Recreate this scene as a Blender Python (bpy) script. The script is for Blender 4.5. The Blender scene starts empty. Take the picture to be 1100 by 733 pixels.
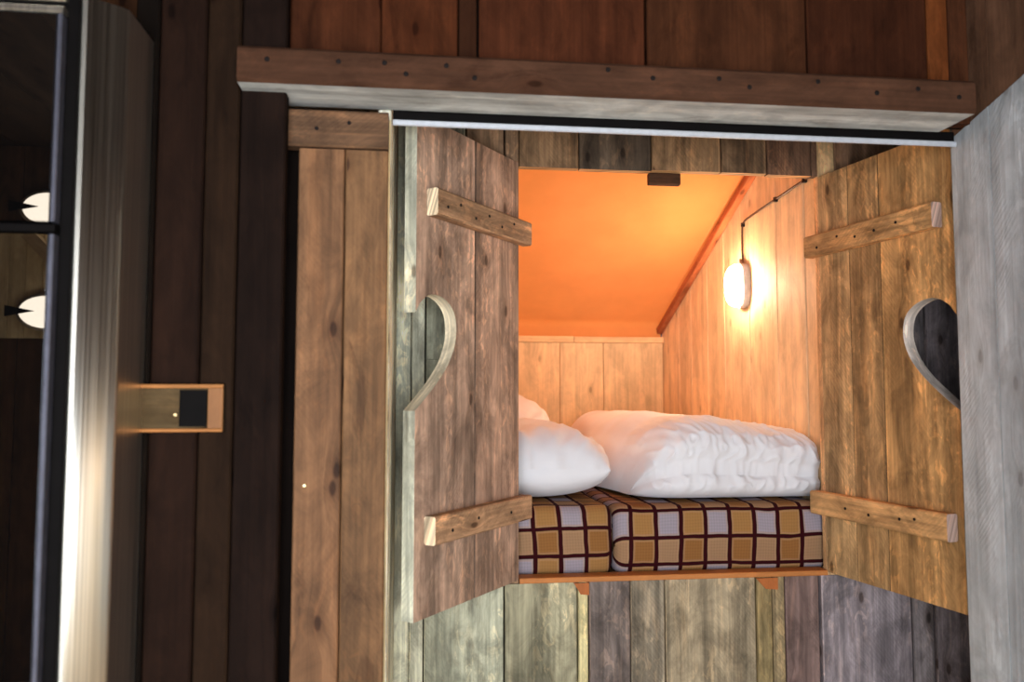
import bpy, math, random
from mathutils import Vector, noise
random.seed(7)
sc = bpy.context.scene
COL = sc.collection

# ------------------------------------------------------------------ camera
F = 850.0
PITCH, YAW = math.radians(3.8), math.radians(6.6)
CAM = (0.0, -2.336, 1.35)
cd = bpy.data.cameras.new('camera')
cam = bpy.data.objects.new('camera', cd)
COL.objects.link(cam)
cam.location = CAM
cam.rotation_euler = (math.pi / 2 + PITCH, 0, -YAW)
cd.sensor_width = 36.0
cd.lens = F / 1100 * 36.0
cd.clip_start = 0.02
cd.dof.use_dof = True
cd.dof.focus_distance = 2.55
cd.dof.aperture_fstop = 2.4
sc.camera = cam


def S(r, g, b, k=1.0):
    def f(c):
        c = c / 255.0
        return (c / 12.92 if c <= 0.04045 else ((c + 0.055) / 1.055) ** 2.4) * k
    return (f(r), f(g), f(b), 1.0)


# ------------------------------------------------------------------ materials
class NT:
    def __init__(self, name):
        self.m = bpy.data.materials.new(name)
        self.m.use_nodes = True
        self.t = self.m.node_tree
        self.b = self.t.nodes['Principled BSDF']
        self.out = self.t.nodes['Material Output']

    def n(self, kind, **kw):
        nd = self.t.nodes.new('ShaderNode' + kind)
        for k, v in kw.items():
            setattr(nd, k, v)
        return nd

    def l(self, a, b):
        self.t.links.new(a, b)

    def val(self, sock, v):
        if hasattr(v, 'is_output'):
            self.l(v, sock)
        else:
            sock.default_value = v

    def math(self, op, a, b=0.0, clamp=False):
        nd = self.n('Math', operation=op, use_clamp=clamp)
        self.val(nd.inputs[0], a)
        self.val(nd.inputs[1], b)
        return nd.outputs[0]

    def vec(self, x, y, z=0.0):
        nd = self.n('CombineXYZ')
        self.val(nd.inputs[0], x)
        self.val(nd.inputs[1], y)
        self.val(nd.inputs[2], z)
        return nd.outputs[0]

    def noise(self, v, scale=1.0, detail=4.0, rough=0.55, dist=0.0):
        nd = self.n('TexNoise')
        self.val(nd.inputs['Vector'], v)
        nd.inputs['Scale'].default_value = scale
        nd.inputs['Detail'].default_value = detail
        nd.inputs['Roughness'].default_value = rough
        nd.inputs['Distortion'].default_value = dist
        return nd.outputs[0]

    def ramp(self, v, a, b, lo=0.0, hi=1.0, smooth=True):
        nd = self.n('MapRange', clamp=True)
        nd.interpolation_type = 'SMOOTHSTEP' if smooth else 'LINEAR'
        self.val(nd.inputs[0], v)
        nd.inputs[1].default_value = a
        nd.inputs[2].default_value = b
        nd.inputs[3].default_value = lo
        nd.inputs[4].default_value = hi
        return nd.outputs[0]

    def mix(self, fac, a, b, mode='MIX'):
        nd = self.n('MixRGB', blend_type=mode)
        self.val(nd.inputs[0], fac)
        self.val(nd.inputs[1], a)
        self.val(nd.inputs[2], b)
        return nd.outputs[0]


def wood_mat(name, rough=0.75, contrast=1.0, pale=0.5, dark=0.5, saw=0.5, knots=1.0,
             pale_tint=(1.6, 1.48, 1.36, 1), bump=0.35, spec=0.25):
    """Planks: base colour per plank from the Col attribute, grain along UV.x (metres)."""
    T = NT(name)
    uv = T.n('UVMap').outputs[0]
    sp = T.n('SeparateXYZ')
    T.l(uv, sp.inputs[0])
    u, v = sp.outputs[0], sp.outputs[1]
    col = T.n('Attribute', attribute_name='Col').outputs['Color']
    # knots: sparse cells; grain flows around them
    kv = T.vec(T.math('MULTIPLY', u, 3.4), T.math('MULTIPLY', v, 7.5))
    vor = T.n('TexVoronoi', feature='F1', voronoi_dimensions='2D')
    T.l(kv, vor.inputs['Vector'])
    vor.inputs['Scale'].default_value = 1.0
    vor.inputs['Randomness'].default_value = 0.95
    kd = vor.outputs['Distance']
    ksel = T.ramp(vor.outputs['Color'], 0.54, 0.56)
    halo = T.math('MULTIPLY', T.ramp(kd, 0.0, 0.30, 1, 0), ksel)
    core = T.math('MULTIPLY', T.ramp(kd, 0.035, 0.075, 1, 0), ksel)
    v2 = T.math('ADD', v, T.math('MULTIPLY', halo, 0.02))
    g1 = T.noise(T.vec(T.math('MULTIPLY', u, 3.0), T.math('MULTIPLY', v2, 110.0)), 1, 5, 0.6, 0.2)
    g2 = T.noise(T.vec(T.math('MULTIPLY', u, 0.9), T.math('MULTIPLY', v2, 15.0)), 1, 3, 0.6, 0.5)
    bl = T.noise(T.vec(T.math('MULTIPLY', u, 6.5), T.math('MULTIPLY', v, 12.0)), 1, 6, 0.7, 0.6)
    st = T.noise(T.vec(T.math('MULTIPLY', u, 2.2), T.math('MULTIPLY', v2, 19.0), 3.7), 1, 6, 0.68, 0.5)
    c = T.mix(1.0, col, T.ramp(g1, 0.3, 0.7, 1 - 0.16 * contrast, 1 + 0.12 * contrast), 'MULTIPLY')
    c = T.mix(1.0, c, T.ramp(g2, 0.32, 0.68, 1 - 0.34 * contrast, 1 + 0.30 * contrast), 'MULTIPLY')
    c = T.mix(1.0, c, T.ramp(bl, 0.3, 0.7, 1 - 0.34 * contrast, 1 + 0.32 * contrast), 'MULTIPLY')
    # worn pale streaks
    pm = T.math('MULTIPLY', T.ramp(st, 0.54, 0.66), pale)
    pc = T.mix(1.0, c, pale_tint, 'MULTIPLY')
    c = T.mix(pm, c, pc)
    # small pale scales where the surface has flaked
    fl = T.noise(T.vec(T.math('MULTIPLY', u, 20.0), T.math('MULTIPLY', v, 42.0), 1.3), 1, 5, 0.6, 1.0)
    fm = T.ramp(T.noise(T.vec(T.math('MULTIPLY', u, 2.4), T.math('MULTIPLY', v, 9.0), 7.7), 1, 3), 0.46, 0.6)
    fk = T.math('MULTIPLY', T.math('MULTIPLY', T.ramp(fl, 0.52, 0.6), fm), min(1.0, pale * 1.2))
    c = T.mix(fk, c, T.mix(1.0, c, pale_tint, 'MULTIPLY'))
    # dark weathered stains
    ds = T.noise(T.vec(T.math('MULTIPLY', u, 4.0), T.math('MULTIPLY', v2, 13.0), 9.1), 1, 5, 0.65, 0.8)
    dm = T.math('MULTIPLY', T.ramp(ds, 0.55, 0.68), dark)
    c = T.mix(dm, c, T.mix(1.0, c, (0.48, 0.45, 0.43, 1), 'MULTIPLY'))
    # saw marks: fine curved bands across the plank, in patches
    wv = T.n('TexWave', wave_type='BANDS', bands_direction='X')
    T.l(T.vec(T.math('ADD', T.math('MULTIPLY', u, 20.0), T.math('MULTIPLY', v, 26.0)),
              T.math('MULTIPLY', v, 10.0)), wv.inputs['Vector'])
    wv.inputs['Scale'].default_value = 1.0
    wv.inputs['Distortion'].default_value = 9.0
    wv.inputs['Detail'].default_value = 2.0
    sm = T.ramp(T.noise(T.vec(T.math('MULTIPLY', u, 2.5), T.math('MULTIPLY', v, 11.0), 5.5), 1, 3), 0.47, 0.62)
    sw = T.math('MULTIPLY', T.ramp(wv.outputs['Fac'], 0.2, 0.8, -1, 1), T.math('MULTIPLY', sm, 0.08 * saw))
    c = T.mix(1.0, c, T.math('ADD', sw, 1.0), 'MULTIPLY')
    kk = T.math('MULTIPLY', T.ramp(kd, 0.05, 0.2, 1, 0), T.math('MULTIPLY', ksel, 0.45 * knots))
    c = T.mix(kk, c, T.mix(1.0, c, (0.5, 0.42, 0.36, 1), 'MULTIPLY'))
    c = T.mix(T.math('MULTIPLY', core, 0.8 * knots), c, T.mix(1.0, c, (0.22, 0.17, 0.14, 1), 'MULTIPLY'))
    T.l(c, T.b.inputs['Base Color'])
    T.b.inputs['Roughness'].default_value = rough
    T.b.inputs['Specular IOR Level'].default_value = spec
    bp = T.n('Bump')
    bp.inputs['Strength'].default_value = bump
    bp.inputs['Distance'].default_value = 0.003
    h = T.math('ADD', T.math('ADD', g1, T.math('MULTIPLY', g2, 1.2)), T.math('MULTIPLY', sw, 2.0))
    T.l(h, bp.inputs['Height'])
    T.l(bp.outputs[0], T.b.inputs['Normal'])
    return T.m


def plain_mat(name, col, rough=0.6, metal=0.0, spec=0.3, var=0.12, scale=30.0, bump=0.0):
    T = NT(name)
    tc = T.n('TexCoord').outputs['Object']
    n = T.noise(tc, scale, 4)
    c = T.mix(1.0, col, T.ramp(n, 0.3, 0.7, 1 - var, 1 + var), 'MULTIPLY')
    T.l(c, T.b.inputs['Base Color'])
    T.b.inputs['Roughness'].default_value = rough
    T.b.inputs['Metallic'].default_value = metal
    T.b.inputs['Specular IOR Level'].default_value = spec
    if bump:
        bp = T.n('Bump')
        bp.inputs['Strength'].default_value = bump
        bp.inputs['Distance'].default_value = 0.002
        T.l(n, bp.inputs['Height'])
        T.l(bp.outputs[0], T.b.inputs['Normal'])
    return T.m


def brushed_steel():
    T = NT('brushed_steel')
    sp = T.n('SeparateXYZ')
    T.l(T.n('TexCoord').outputs['Object'], sp.inputs[0])
    n = T.noise(T.vec(T.math('MULTIPLY', sp.outputs[0], 220), T.math('MULTIPLY', sp.outputs[1], 220), T.math('MULTIPLY', sp.outputs[2], 1.2)), 1, 3)
    T.l(T.mix(1.0, S(244, 236, 220), T.ramp(n, 0.3, 0.7, 0.85, 1.1), 'MULTIPLY'), T.b.inputs['Base Color'])
    T.b.inputs['Metallic'].default_value = 1.0
    T.l(T.ramp(n, 0.3, 0.7, 0.30, 0.38), T.b.inputs['Roughness'])
    return T.m


def fabric_mat(name, col, var=0.06, bump=0.25, rough=0.9, sheen=0.2, wrinkle=0.0, trans=0.0):
    T = NT(name)
    tc = T.n('TexCoord').outputs['Object']
    n = T.noise(tc, 420, 2)
    n2 = T.noise(tc, 5, 4, 0.6)
    c = T.mix(1.0, col, T.ramp(n2, 0.3, 0.7, 1 - var, 1 + var), 'MULTIPLY')
    T.l(c, T.b.inputs['Base Color'])
    T.b.inputs['Roughness'].default_value = rough
    T.b.inputs['Specular IOR Level'].default_value = 0.15
    T.b.inputs['Sheen Weight'].default_value = sheen
    bp = T.n('Bump')
    bp.inputs['Strength'].default_value = bump
    bp.inputs['Distance'].default_value = 0.0012
    T.l(n, bp.inputs['Height'])
    last = bp.outputs[0]
    if wrinkle:
        w = T.noise(tc, 9, 5, 0.55, 1.2)
        b2 = T.n('Bump')
        b2.inputs['Strength'].default_value = wrinkle
        b2.inputs['Distance'].default_value = 0.01
        T.l(w, b2.inputs['Height'])
        T.l(last, b2.inputs['Normal'])
        last = b2.outputs[0]
    T.l(last, T.b.inputs['Normal'])
    return T.m


def plaid_mat():
    T = NT('plaid_cloth')
    uv = T.n('UVMap').outputs[0]
    sp = T.n('SeparateXYZ')
    T.l(uv, sp.inputs[0])
    q, q2 = 1 / 0.078, 1 / 0.083
    wob = T.noise(T.n('TexCoord').outputs['Object'], 9, 2)
    wz = T.math('MULTIPLY', T.math('SUBTRACT', wob, 0.5), 0.16)
    a = T.math('ADD', T.math('MULTIPLY', sp.outputs[0], q), wz)
    b = T.math('ADD', T.math('MULTIPLY', sp.outputs[1], q2), wz)
    fa, fb = T.math('FRACT', a), T.math('FRACT', b)
    ia, ib = T.math('FLOOR', a), T.math('FLOOR', b)

    def line(f, w):
        d = T.math('ABSOLUTE', T.math('SUBTRACT', f, 0.5))
        return T.ramp(d, 0.5 - w - 0.015, 0.5 - w + 0.015)
    la, lb = line(fa, 0.085), line(fb, 0.07)
    lm = T.math('MAXIMUM', la, lb)
    par_a = T.math('MODULO', T.math('ADD', ia, 100.0), 2.0)
    par_b = T.math('MODULO', T.math('ADD', ib, 100.0), 2.0)
    lil, gold, tan = S(156, 144, 150), S(142, 96, 52), S(156, 120, 88)
    row0 = T.mix(par_a, lil, S(158, 114, 66))
    row1 = T.mix(par_a, tan, gold)
    c = T.mix(par_b, row0, row1)
    # fine woven stripes inside the squares
    s1 = T.ramp(T.math('FRACT', T.math('MULTIPLY', a, 9.0)), 0.3, 0.6)
    s2 = T.ramp(T.math('FRACT', T.math('MULTIPLY', b, 9.0)), 0.3, 0.6)
    c = T.mix(1.0, c, T.ramp(T.math('ADD', s1, s2), 0, 2, 0.92, 1.06), 'MULTIPLY')
    # pale hem round each square
    hem = T.math('MAXIMUM', line(fa, 0.15), line(fb, 0.14))
    c = T.mix(T.math('MULTIPLY', hem, 0.4), c, S(178, 138, 104))
    c = T.mix(lm, c, S(50, 10, 14))
    T.l(c, T.b.inputs['Base Color'])
    T.b.inputs['Roughness'].default_value = 0.9
    T.b.inputs['Specular IOR Level'].default_value = 0.1
    bp = T.n('Bump')
    bp.inputs['Strength'].default_value = 0.4
    bp.inputs['Distance'].default_value = 0.004
    T.l(T.noise(T.n('TexCoord').outputs['Object'], 22, 4), bp.inputs['Height'])
    T.l(bp.outputs[0], T.b.inputs['Normal'])
    return T.m


def emit_mat(name, col, strength):
    T = NT(name)
    T.b.inputs['Base Color'].default_value = (0.9, 0.9, 0.9, 1)
    T.b.inputs['Emission Color'].default_value = col
    T.b.inputs['Emission Strength'].default_value = strength
    n = T.noise(T.n('TexCoord').outputs['Object'], 60, 2)
    T.l(T.ramp(n, 0.3, 0.7, 0.25, 0.4), T.b.inputs['Roughness'])
    return T.m


WOOD = wood_mat('weathered_plank_wood', 0.78, 1.15, 0.75, 0.55, 0.8, 1.0)
WOODP = wood_mat('pine_plank_wood', 0.6, 0.42, 0.25, 0.22, 0.1, 0.55, (1.18, 1.14, 1.08, 1), 0.2)
WOODB = wood_mat('brown_stained_wood', 0.8, 0.7, 0.3, 0.6, 0.2, 0.9, (1.4, 1.3, 1.2, 1), 0.25, 0.08)
WOODG = wood_mat('grey_weathered_wood', 0.75, 0.55, 0.7, 0.35, 0.7, 0.5, (1.25, 1.25, 1.25, 1), 0.5)
STEEL = brushed_steel()
ALU = plain_mat('aluminium', S(205, 208, 214), 0.5, 0.35, 0.5, 0.05, 80)
EDGE = plain_mat('grey_door_edge', S(104, 104, 116), 0.4, 0.6, 0.5)
BLACK = plain_mat('black_paint', S(14, 11, 10), 0.7, 0, 0.08)
NAIL = plain_mat('dark_nail_iron', S(30, 22, 18), 0.7, 0.3, 0.3)
BRASS = plain_mat('screw_brass', S(205, 180, 130), 0.35, 1.0)
WHITE_C = fabric_mat('white_cotton', S(236, 232, 232), 0.03, 0.15, 0.9, 0.15, 0.25)
CANVAS = fabric_mat('orange_canvas', S(240, 156, 94), 0.06, 0.4, 0.85, 0.1, 0.0)
_nt = CANVAS.node_tree
_pb, _mo = _nt.nodes['Principled BSDF'], _nt.nodes['Material Output']
_tr, _mx = _nt.nodes.new('ShaderNodeBsdfTranslucent'), _nt.nodes.new('ShaderNodeMixShader')
_tr.inputs['Color'].default_value = S(255, 143, 62)
_mx.inputs[0].default_value = 0.4
_nt.links.new(_pb.outputs[0], _mx.inputs[1])
_nt.links.new(_tr.outputs[0], _mx.inputs[2])
_nt.links.new(_mx.outputs[0], _mo.inputs['Surface'])
PLAID = plaid_mat()
CABLE = plain_mat('cable_rubber', S(70, 42, 24), 0.5)
LAMPBASE = plain_mat('lamp_base_plastic', S(225, 215, 200), 0.45)
GLASSB = NT('dark_glass')
GLASSB.b.inputs['Base Color'].default_value = S(10, 9, 9)
GLASSB.b.inputs['Roughness'].default_value = 0.03
GLASSB.b.inputs['IOR'].default_value = 2.6
GLASSB.l(GLASSB.ramp(GLASSB.noise(GLASSB.n('TexCoord').outputs['Object'], 3, 2), 0.3, 0.7, 0.0, 0.004), GLASSB.b.inputs['Roughness'])
GLASSB = GLASSB.m
GLOW = emit_mat('lit_lamp_globe', (1.0, 0.72, 0.48, 1), 135.0)
GLOW2 = emit_mat('lit_white_lamp_shade', (1.0, 0.88, 0.72, 1), 5.0)
PANE = NT('window_pane')
_a, _b, _m = PANE.n('BsdfTransparent'), PANE.n('BsdfGlossy'), PANE.n('MixShader')
PANE.l(PANE.ramp(PANE.noise(PANE.n('TexCoord').outputs['Object'], 2, 1), 0, 1, 0.0, 0.02), _b.inputs['Roughness'])
_m.inputs[0].default_value = 0.07
PANE.l(_a.outputs[0], _m.inputs[1])
PANE.l(_b.outputs[0], _m.inputs[2])
PANE.l(_m.outputs[0], PANE.out.inputs['Surface'])
PANE = PANE.m


# ------------------------------------------------------------------ mesh builder
class MB:
    def __init__(self):
        self.v, self.f, self.uv, self.c, self.mi, self.sm = [], [], [], [], [], []

    def face(self, idx, uvs, col, mi=0, smooth=False):
        self.f.append(idx)
        self.uv.append(uvs)
        self.c.append(col)
        self.mi.append(mi)
        self.sm.append(smooth)

    def build(self, name, mats, parent=None):
        me = bpy.data.meshes.new(name)
        me.from_pydata([tuple(p) for p in self.v], [], self.f)
        me.uv_layers.new(name='UVMap')
        me.color_attributes.new('Col', 'FLOAT_COLOR', 'CORNER')
        uvl, ca = me.uv_layers['UVMap'], me.color_attributes['Col']
        k = 0
        for i, f in enumerate(self.f):
            for j in range(len(f)):
                uvl.data[k].uv = self.uv[i][j]
                ca.data[k].color = self.c[i]
                k += 1
        for i, p in enumerate(me.polygons):
            p.material_index = self.mi[i]
            p.use_smooth = self.sm[i]
        for m in (mats if isinstance(mats, (list, tuple)) else [mats]):
            me.materials.append(m)
        me.validate()
        o = bpy.data.objects.new(name, me)
        COL.objects.link(o)
        if parent:
            o.parent = parent
            o.matrix_parent_inverse.identity()
        return o

    def prism(self, o, L, W, T, col, cham=0.002, endcol=None, mi=0):
        """Plank: origin corner o, length vector L, width vector W, thickness vector T; long edges chamfered."""
        o, L, W, T = Vector(o), Vector(L), Vector(W), Vector(T)
        if L.dot(W.cross(T)) < 0:      # keep faces outward
            o, T = o + T, -T
        w, t, ln = W.length, T.length, L.length
        wn, tn = W / w, T / t
        c = min(cham, w * 0.3, t * 0.3)
        sec = [(c, 0), (w - c, 0), (w, c), (w, t - c), (w - c, t), (c, t), (0, t - c), (0, c)]
        b = len(self.v)
        ru, rv = random.uniform(0, 40), random.uniform(0, 40)
        for e in (0, 1):
            for (a, d) in sec:
                self.v.append(o + L * e + wn * a + tn * d)
        per = [0]
        for i in range(8):
            p, q = sec[i], sec[(i + 1) % 8]
            per.append(per[-1] + math.hypot(q[0] - p[0], q[1] - p[1]))
        for i in range(8):
            j = (i + 1) % 8
            self.face([b + i, b + j, b + 8 + j, b + 8 + i],
                      [(ru, rv + per[i]), (ru, rv + per[i + 1]), (ru + ln, rv + per[i + 1]), (ru + ln, rv + per[i])],
                      col, mi)
        ec = endcol or tuple(x * 0.8 for x in col[:3]) + (1,)
        self.face([b + i for i in reversed(range(8))], [(ru + 7, rv + s[0] + s[1] * 3) for s in reversed(sec)], ec, mi)
        self.face([b + 8 + i for i in range(8)], [(ru + 9, rv + s[0] + s[1] * 3) for s in sec], ec, mi)

    def box(self, x0, x1, y0, y1, z0, z1, col=(1, 1, 1, 1), along='z', cham=0.002, mi=0, endcol=None):
        d = {'x': ((x1 - x0, 0, 0), (0, y1 - y0, 0), (0, 0, z1 - z0)),
             'y': ((0, y1 - y0, 0), (0, 0, z1 - z0), (x1 - x0, 0, 0)),
             'z': ((0, 0, z1 - z0), (x1 - x0, 0, 0), (0, y1 - y0, 0))}[along]
        self.prism((x0, y0, z0), *d, col, cham, endcol, mi)

    def poly(self, pts, o, A, B, N, t, col, edgecol):
        """Plate: outline pts (a,b) in the frame o + a*A + b*B, thickness t along -N (N = visible face). Grain along B."""
        o, A, B, N = Vector(o), Vector(A), Vector(B), Vector(N)
        b = len(self.v)
        n = len(pts)
        ru, rv = random.uniform(0, 40), random.uniform(0, 40)
        for k in (0, 1):
            for (p, q) in pts:
                self.v.append(o + A * p + B * q - N * (t * k))
        fr = list(range(b, b + n))
        bk = list(range(b + n, b + 2 * n))
        flip = A.cross(B).dot(N) < 0
        area = sum(pts[i][0] * pts[(i + 1) % n][1] - pts[(i + 1) % n][0] * pts[i][1] for i in range(n))
        if (area < 0) != flip:
            fr.reverse()
        else:
            bk.reverse()
        self.face(fr, [(ru + pts[i - b][1], rv + pts[i - b][0]) for i in fr], col)
        self.face(bk, [(ru + 11 + pts[i - b - n][1], rv + pts[i - b - n][0]) for i in bk], col)
        d = 0
        for i in range(n):
            j = (i + 1) % n
            ln = math.hypot(pts[j][0] - pts[i][0], pts[j][1] - pts[i][1])
            q = [b + i, b + n + i, b + n + j, b + j]
            u = [(ru + 5 + d, rv), (ru + 5 + d, rv + t), (ru + 5 + d + ln, rv + t), (ru + 5 + d + ln, rv)]
            if (area < 0) != flip:
                q.reverse()
                u.reverse()
            self.face(q, u, edgecol, 0)
            d += ln

    def disc(self, c, n, r, h=0.0015, seg=8, col=(1, 1, 1, 1)):
        c, n = Vector(c), Vector(n).normalized()
        a = n.orthogonal().normalized()
        bb = n.cross(a)
        b = len(self.v)
        for k, (rr, hh) in enumerate(((r, -0.002), (r, h * 0.6), (r * 0.7, h))):
            for i in range(seg):
                an = 2 * math.pi * i / seg
                self.v.append(c + (a * math.cos(an) + bb * math.sin(an)) * rr + n * hh)
        for k in (0, 1):
            for i in range(seg):
                j = (i + 1) % seg
                self.face([b + k * seg + i, b + k * seg + j, b + (k + 1) * seg + j, b + (k + 1) * seg + i], [(0, 0)] * 4, col, 0, True)
        self.face([b + 2 * seg + i for i in range(seg)], [(0, 0)] * seg, col)
        self.face([b + i for i in reversed(range(seg))], [(0, 0)] * seg, col)

    def tube(self, pts, r, seg=8, col=(1, 1, 1, 1)):
        pts = [Vector(p) for p in pts]
        b = len(self.v)
        prev = None
        for i, p in enumerate(pts):
            d = (pts[min(i + 1, len(pts) - 1)] - pts[max(i - 1, 0)]).normalized()
            a = d.orthogonal().normalized() if prev is None else (prev - d * prev.dot(d)).normalized()
            prev = a
            q = d.cross(a)
            for k in range(seg):
                an = 2 * math.pi * k / seg
                self.v.append(p + (a * math.cos(an) + q * math.sin(an)) * r)
        for i in range(len(pts) - 1):
            for k in range(seg):
                j = (k + 1) % seg
                self.face([b + i * seg + k, b + i * seg + j, b + (i + 1) * seg + j, b + (i + 1) * seg + k], [(0, 0)] * 4, col, 0, True)
        self.face([b + k for k in reversed(range(seg))], [(0, 0)] * seg, col)
        e = b + (len(pts) - 1) * seg
        self.face([e + k for k in range(seg)], [(0, 0)] * seg, col)

    def grid(self, fn, nu, nv, col=(1, 1, 1, 1), closed_u=False, uvf=None, flip=False):
        b = len(self.v)
        mu = nu if closed_u else nu + 1
        for i in range(mu):
            for j in range(nv + 1):
                self.v.append(Vector(fn(i / nu, j / nv)))
        for i in range(nu):
            for j in range(nv):
                i2 = (i + 1) % mu
                q = [b + i * (nv + 1) + j, b + i2 * (nv + 1) + j, b + i2 * (nv + 1) + j + 1, b + i * (nv + 1) + j + 1]
                u = [(i / nu, j / nv), ((i + 1) / nu, j / nv), ((i + 1) / nu, (j + 1) / nv), (i / nu, (j + 1) / nv)]
                if flip:
                    q.reverse()
                    u.reverse()
                self.face(q, u, col, 0, True)


def tag(o, label, cat, group=None):
    o['label'] = label
    o['category'] = cat
    if group:
        o['group'] = group
    return o


def struct(o, label=None, cat=None):
    o['kind'] = 'structure'
    if label:
        o['label'] = label
    if cat:
        o['category'] = cat
    return o


def empty(name, loc=(0, 0, 0)):
    o = bpy.data.objects.new(name, None)
    COL.objects.link(o)
    o.location = loc
    o.empty_display_size = 0.05
    return o


def jit(c, k=0.06):
    f = 1 + random.uniform(-k, k)
    return (c[0] * f, c[1] * f, c[2] * f * (1 + random.uniform(-k, k) * 0.4), 1)


# =================================================================== SETTING
# ---- bed wall: planks in the plane Y=0 around the bed opening
OL, OR_, OB, OT = 0.292, 1.240, 0.795, 2.036
TW = 0.028
GRN, PAL, PUR = S(168, 166, 142), S(196, 192, 170), S(118, 106, 108)
m = MB()
low = [(-0.115, -0.028, S(214, 212, 186)), (-0.026, 0.012, S(224, 220, 192)), (0.016, 0.245, S(168, 166, 142)),
       (0.250, 0.462, S(156, 148, 120)), (0.466, 0.495, S(206, 190, 140)), (0.500, 0.622, S(118, 104, 96)),
       (0.625, 0.727, S(140, 126, 106)), (0.731, 1.010, S(158, 140, 112)), (1.013, 1.062, S(156, 134, 92)),
       (1.065, 1.102, S(142, 122, 90)), (1.106, 1.212, S(122, 98, 90)),
       (1.222, 1.512, S(150, 136, 136)), (1.516, 1.585, S(140, 128, 126)), (1.592, 1.86, S(134, 120, 118))]
for a, b, c in low:
    dz = random.uniform(0, 0.0025)
    top = OB if b > OL and a < OR_ - 0.02 else None
    if a < OL < b:      # the plank that reaches past the hinge edge
        top = OB
    if abs(a - 1.222) < .001:
        m.box(a, b, -dz, TW, 0, OB, c, cham=0.003)
        m.box(1.243, 1.300, -dz, TW, OB + .001, 2.36, S(206, 164, 116), cham=0.003)  # jamb plank: pale warm colour stands in for nook lamp light
        m.box(1.302, b, -dz, TW, OB + .001, 1.82, S(206, 172, 162), cham=0.003)
        m.box(1.302, b, -dz, TW, 1.822, 2.36, S(150, 112, 84), cham=0.003)
    elif abs(a - .016) < .001:
        m.box(a, b, -dz, TW, 0, 1.45, c, cham=0.003)
        m.box(a, 0.130, -dz, TW, 1.451, 2.36, c, cham=0.003)
        m.box(0.133, b, -dz, TW, 1.451, 2.36, S(156, 122, 92), cham=0.003)
    elif top is None:
        m.box(a, b, -dz, TW, 0, 2.36, jit(c, .03), cham=0.003)
    else:
        m.box(a, b, -dz, TW, 0, top, jit(c, .03), cham=0.003)
# plank left of the opening, above the sill
m.box(0.250, OL - 0.002, -0.001, TW, OB + 0.001, 2.36, S(156, 122, 92))
# header planks above the opening
hs = [(OL, 0.475, S(150, 116, 84)), (0.478, 0.702, S(104, 86, 68)), (0.705, 0.925, S(146, 112, 78)), (0.928, 1.075, S(124, 96, 70)),
      (1.078, 1.222, S(112, 82, 62))]
for a, b, c in hs:
    m.box(a, b, -random.uniform(0, 0.003), TW, OT + random.uniform(-.003, .003), 2.36, jit(c), cham=0.003,
          endcol=S(205, 165, 115))
m.box(1.2225, 1.2425, -0.001, TW, OT, 2.36, S(112, 82, 62))
struct(m.build('wall_inner', WOOD))
m = MB()
m.box(-0.115, OL, TW + 0.001, TW + 0.008, 0, 2.36, S(20, 15, 12))
m.box(OL, OR_, TW + 0.001, TW + 0.008, 0, OB - 0.015, S(20, 15, 12))
m.box(OL, OR_, TW + 0.001, TW + 0.008, OT + .012, 2.36, S(20, 15, 12))
m.box(OR_ + 0.01, 1.86, TW + 0.001, TW + 0.008, 0, 2.36, S(20, 15, 12))
struct(m.build('wall_inner_backing', WOODB))

# two small chamfered wedges nailed on top of the pale strips
for i, (x0, x1, lab) in enumerate(((0.452, 0.497, 'small orange wooden wedge on pale strip under left mattress'),
                                   (1.010, 1.078, 'orange-brown wooden wedge below the sill near the right shutter'))):
    w = MB()
    w.poly([(0, 0), (x1 - x0, 0), (x1 - x0, -0.035), (0.45 * (x1 - x0), -0.032)], (x0, -0.0105, OB - 0.001), (1, 0, 0), (0, 0, 1), (0, -1, 0), 0.0065,
           S(186, 106, 54), S(170, 96, 48))
    tag(w.build('corner_wedge', WOODP), lab, 'wedge')

# sill board of the bed opening
m = MB()
m.box(OL - 0.0, OR_ - 0.001, -0.008, TW + 0.02, OB + 0.001, OB + 0.0165, S(196, 124, 66), along='x')
struct(m.build('trim_1', WOODP), 'thin orange-brown sill board along the bottom of the bed opening', 'trim')
# left side of the alcove
m = MB()
for y0, y1 in ((-0.545, -0.40), (-0.397, -0.22), (-0.217, -0.004)):
    m.box(-0.100, -0.070, y0, y1, 0, 2.36, jit(S(238, 234, 210), .02))
struct(m.build('wall_alcove_left', WOOD))
m = MB()
for i in range(4):
    m.box(1.865, 1.895, -0.53 + i * .14, -0.395 + i * .14, 0, 2.36, jit(PUR))
for i in range(4):
    m.box(-0.12, 1.9, -0.53 + i * .15, -0.385 + i * .15, 2.362, 2.385, jit(S(110, 80, 60)), along='x')
struct(m.build('wall_alcove_right', WOOD))

# ---- front partition: upper planks above the beam
m = MB()
ups = [(-1.9, -1.3, S(58, 35, 20)), (-1.297, -0.9, S(54, 30, 17)), (-0.897, -0.61, S(57, 33, 17)),
       (-0.290, -0.094, S(76, 40, 22)), (-0.0925, 0.077, S(78, 40, 21)),
       (0.079, 0.121, S(52, 28, 15)), (0.126, 0.510, S(76, 39, 22)), (0.516, 0.903, S(70, 39, 22)),
       (0.908, 1.211, S(64, 33, 18)), (1.213, 1.266, S(117, 63, 30)), (1.269, 1.318, S(73, 41, 24))]
for a, b, c in ups:
    z0 = 2.0 if a > -0.3 else 0
    y = -0.600 - random.uniform(0, .003)
    if 0.07 < a < 0.08:
        y = -0.592
    m.box(a, b, y, -0.572, z0 if z0 else 0, 2.56, jit(c, .03), cham=0.003)
struct(m.build('wall_front', WOODB))
m = MB()
m.box(-1.9, 1.318, -0.571, -0.562, 2.0, 2.56, S(20, 12, 8))
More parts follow.
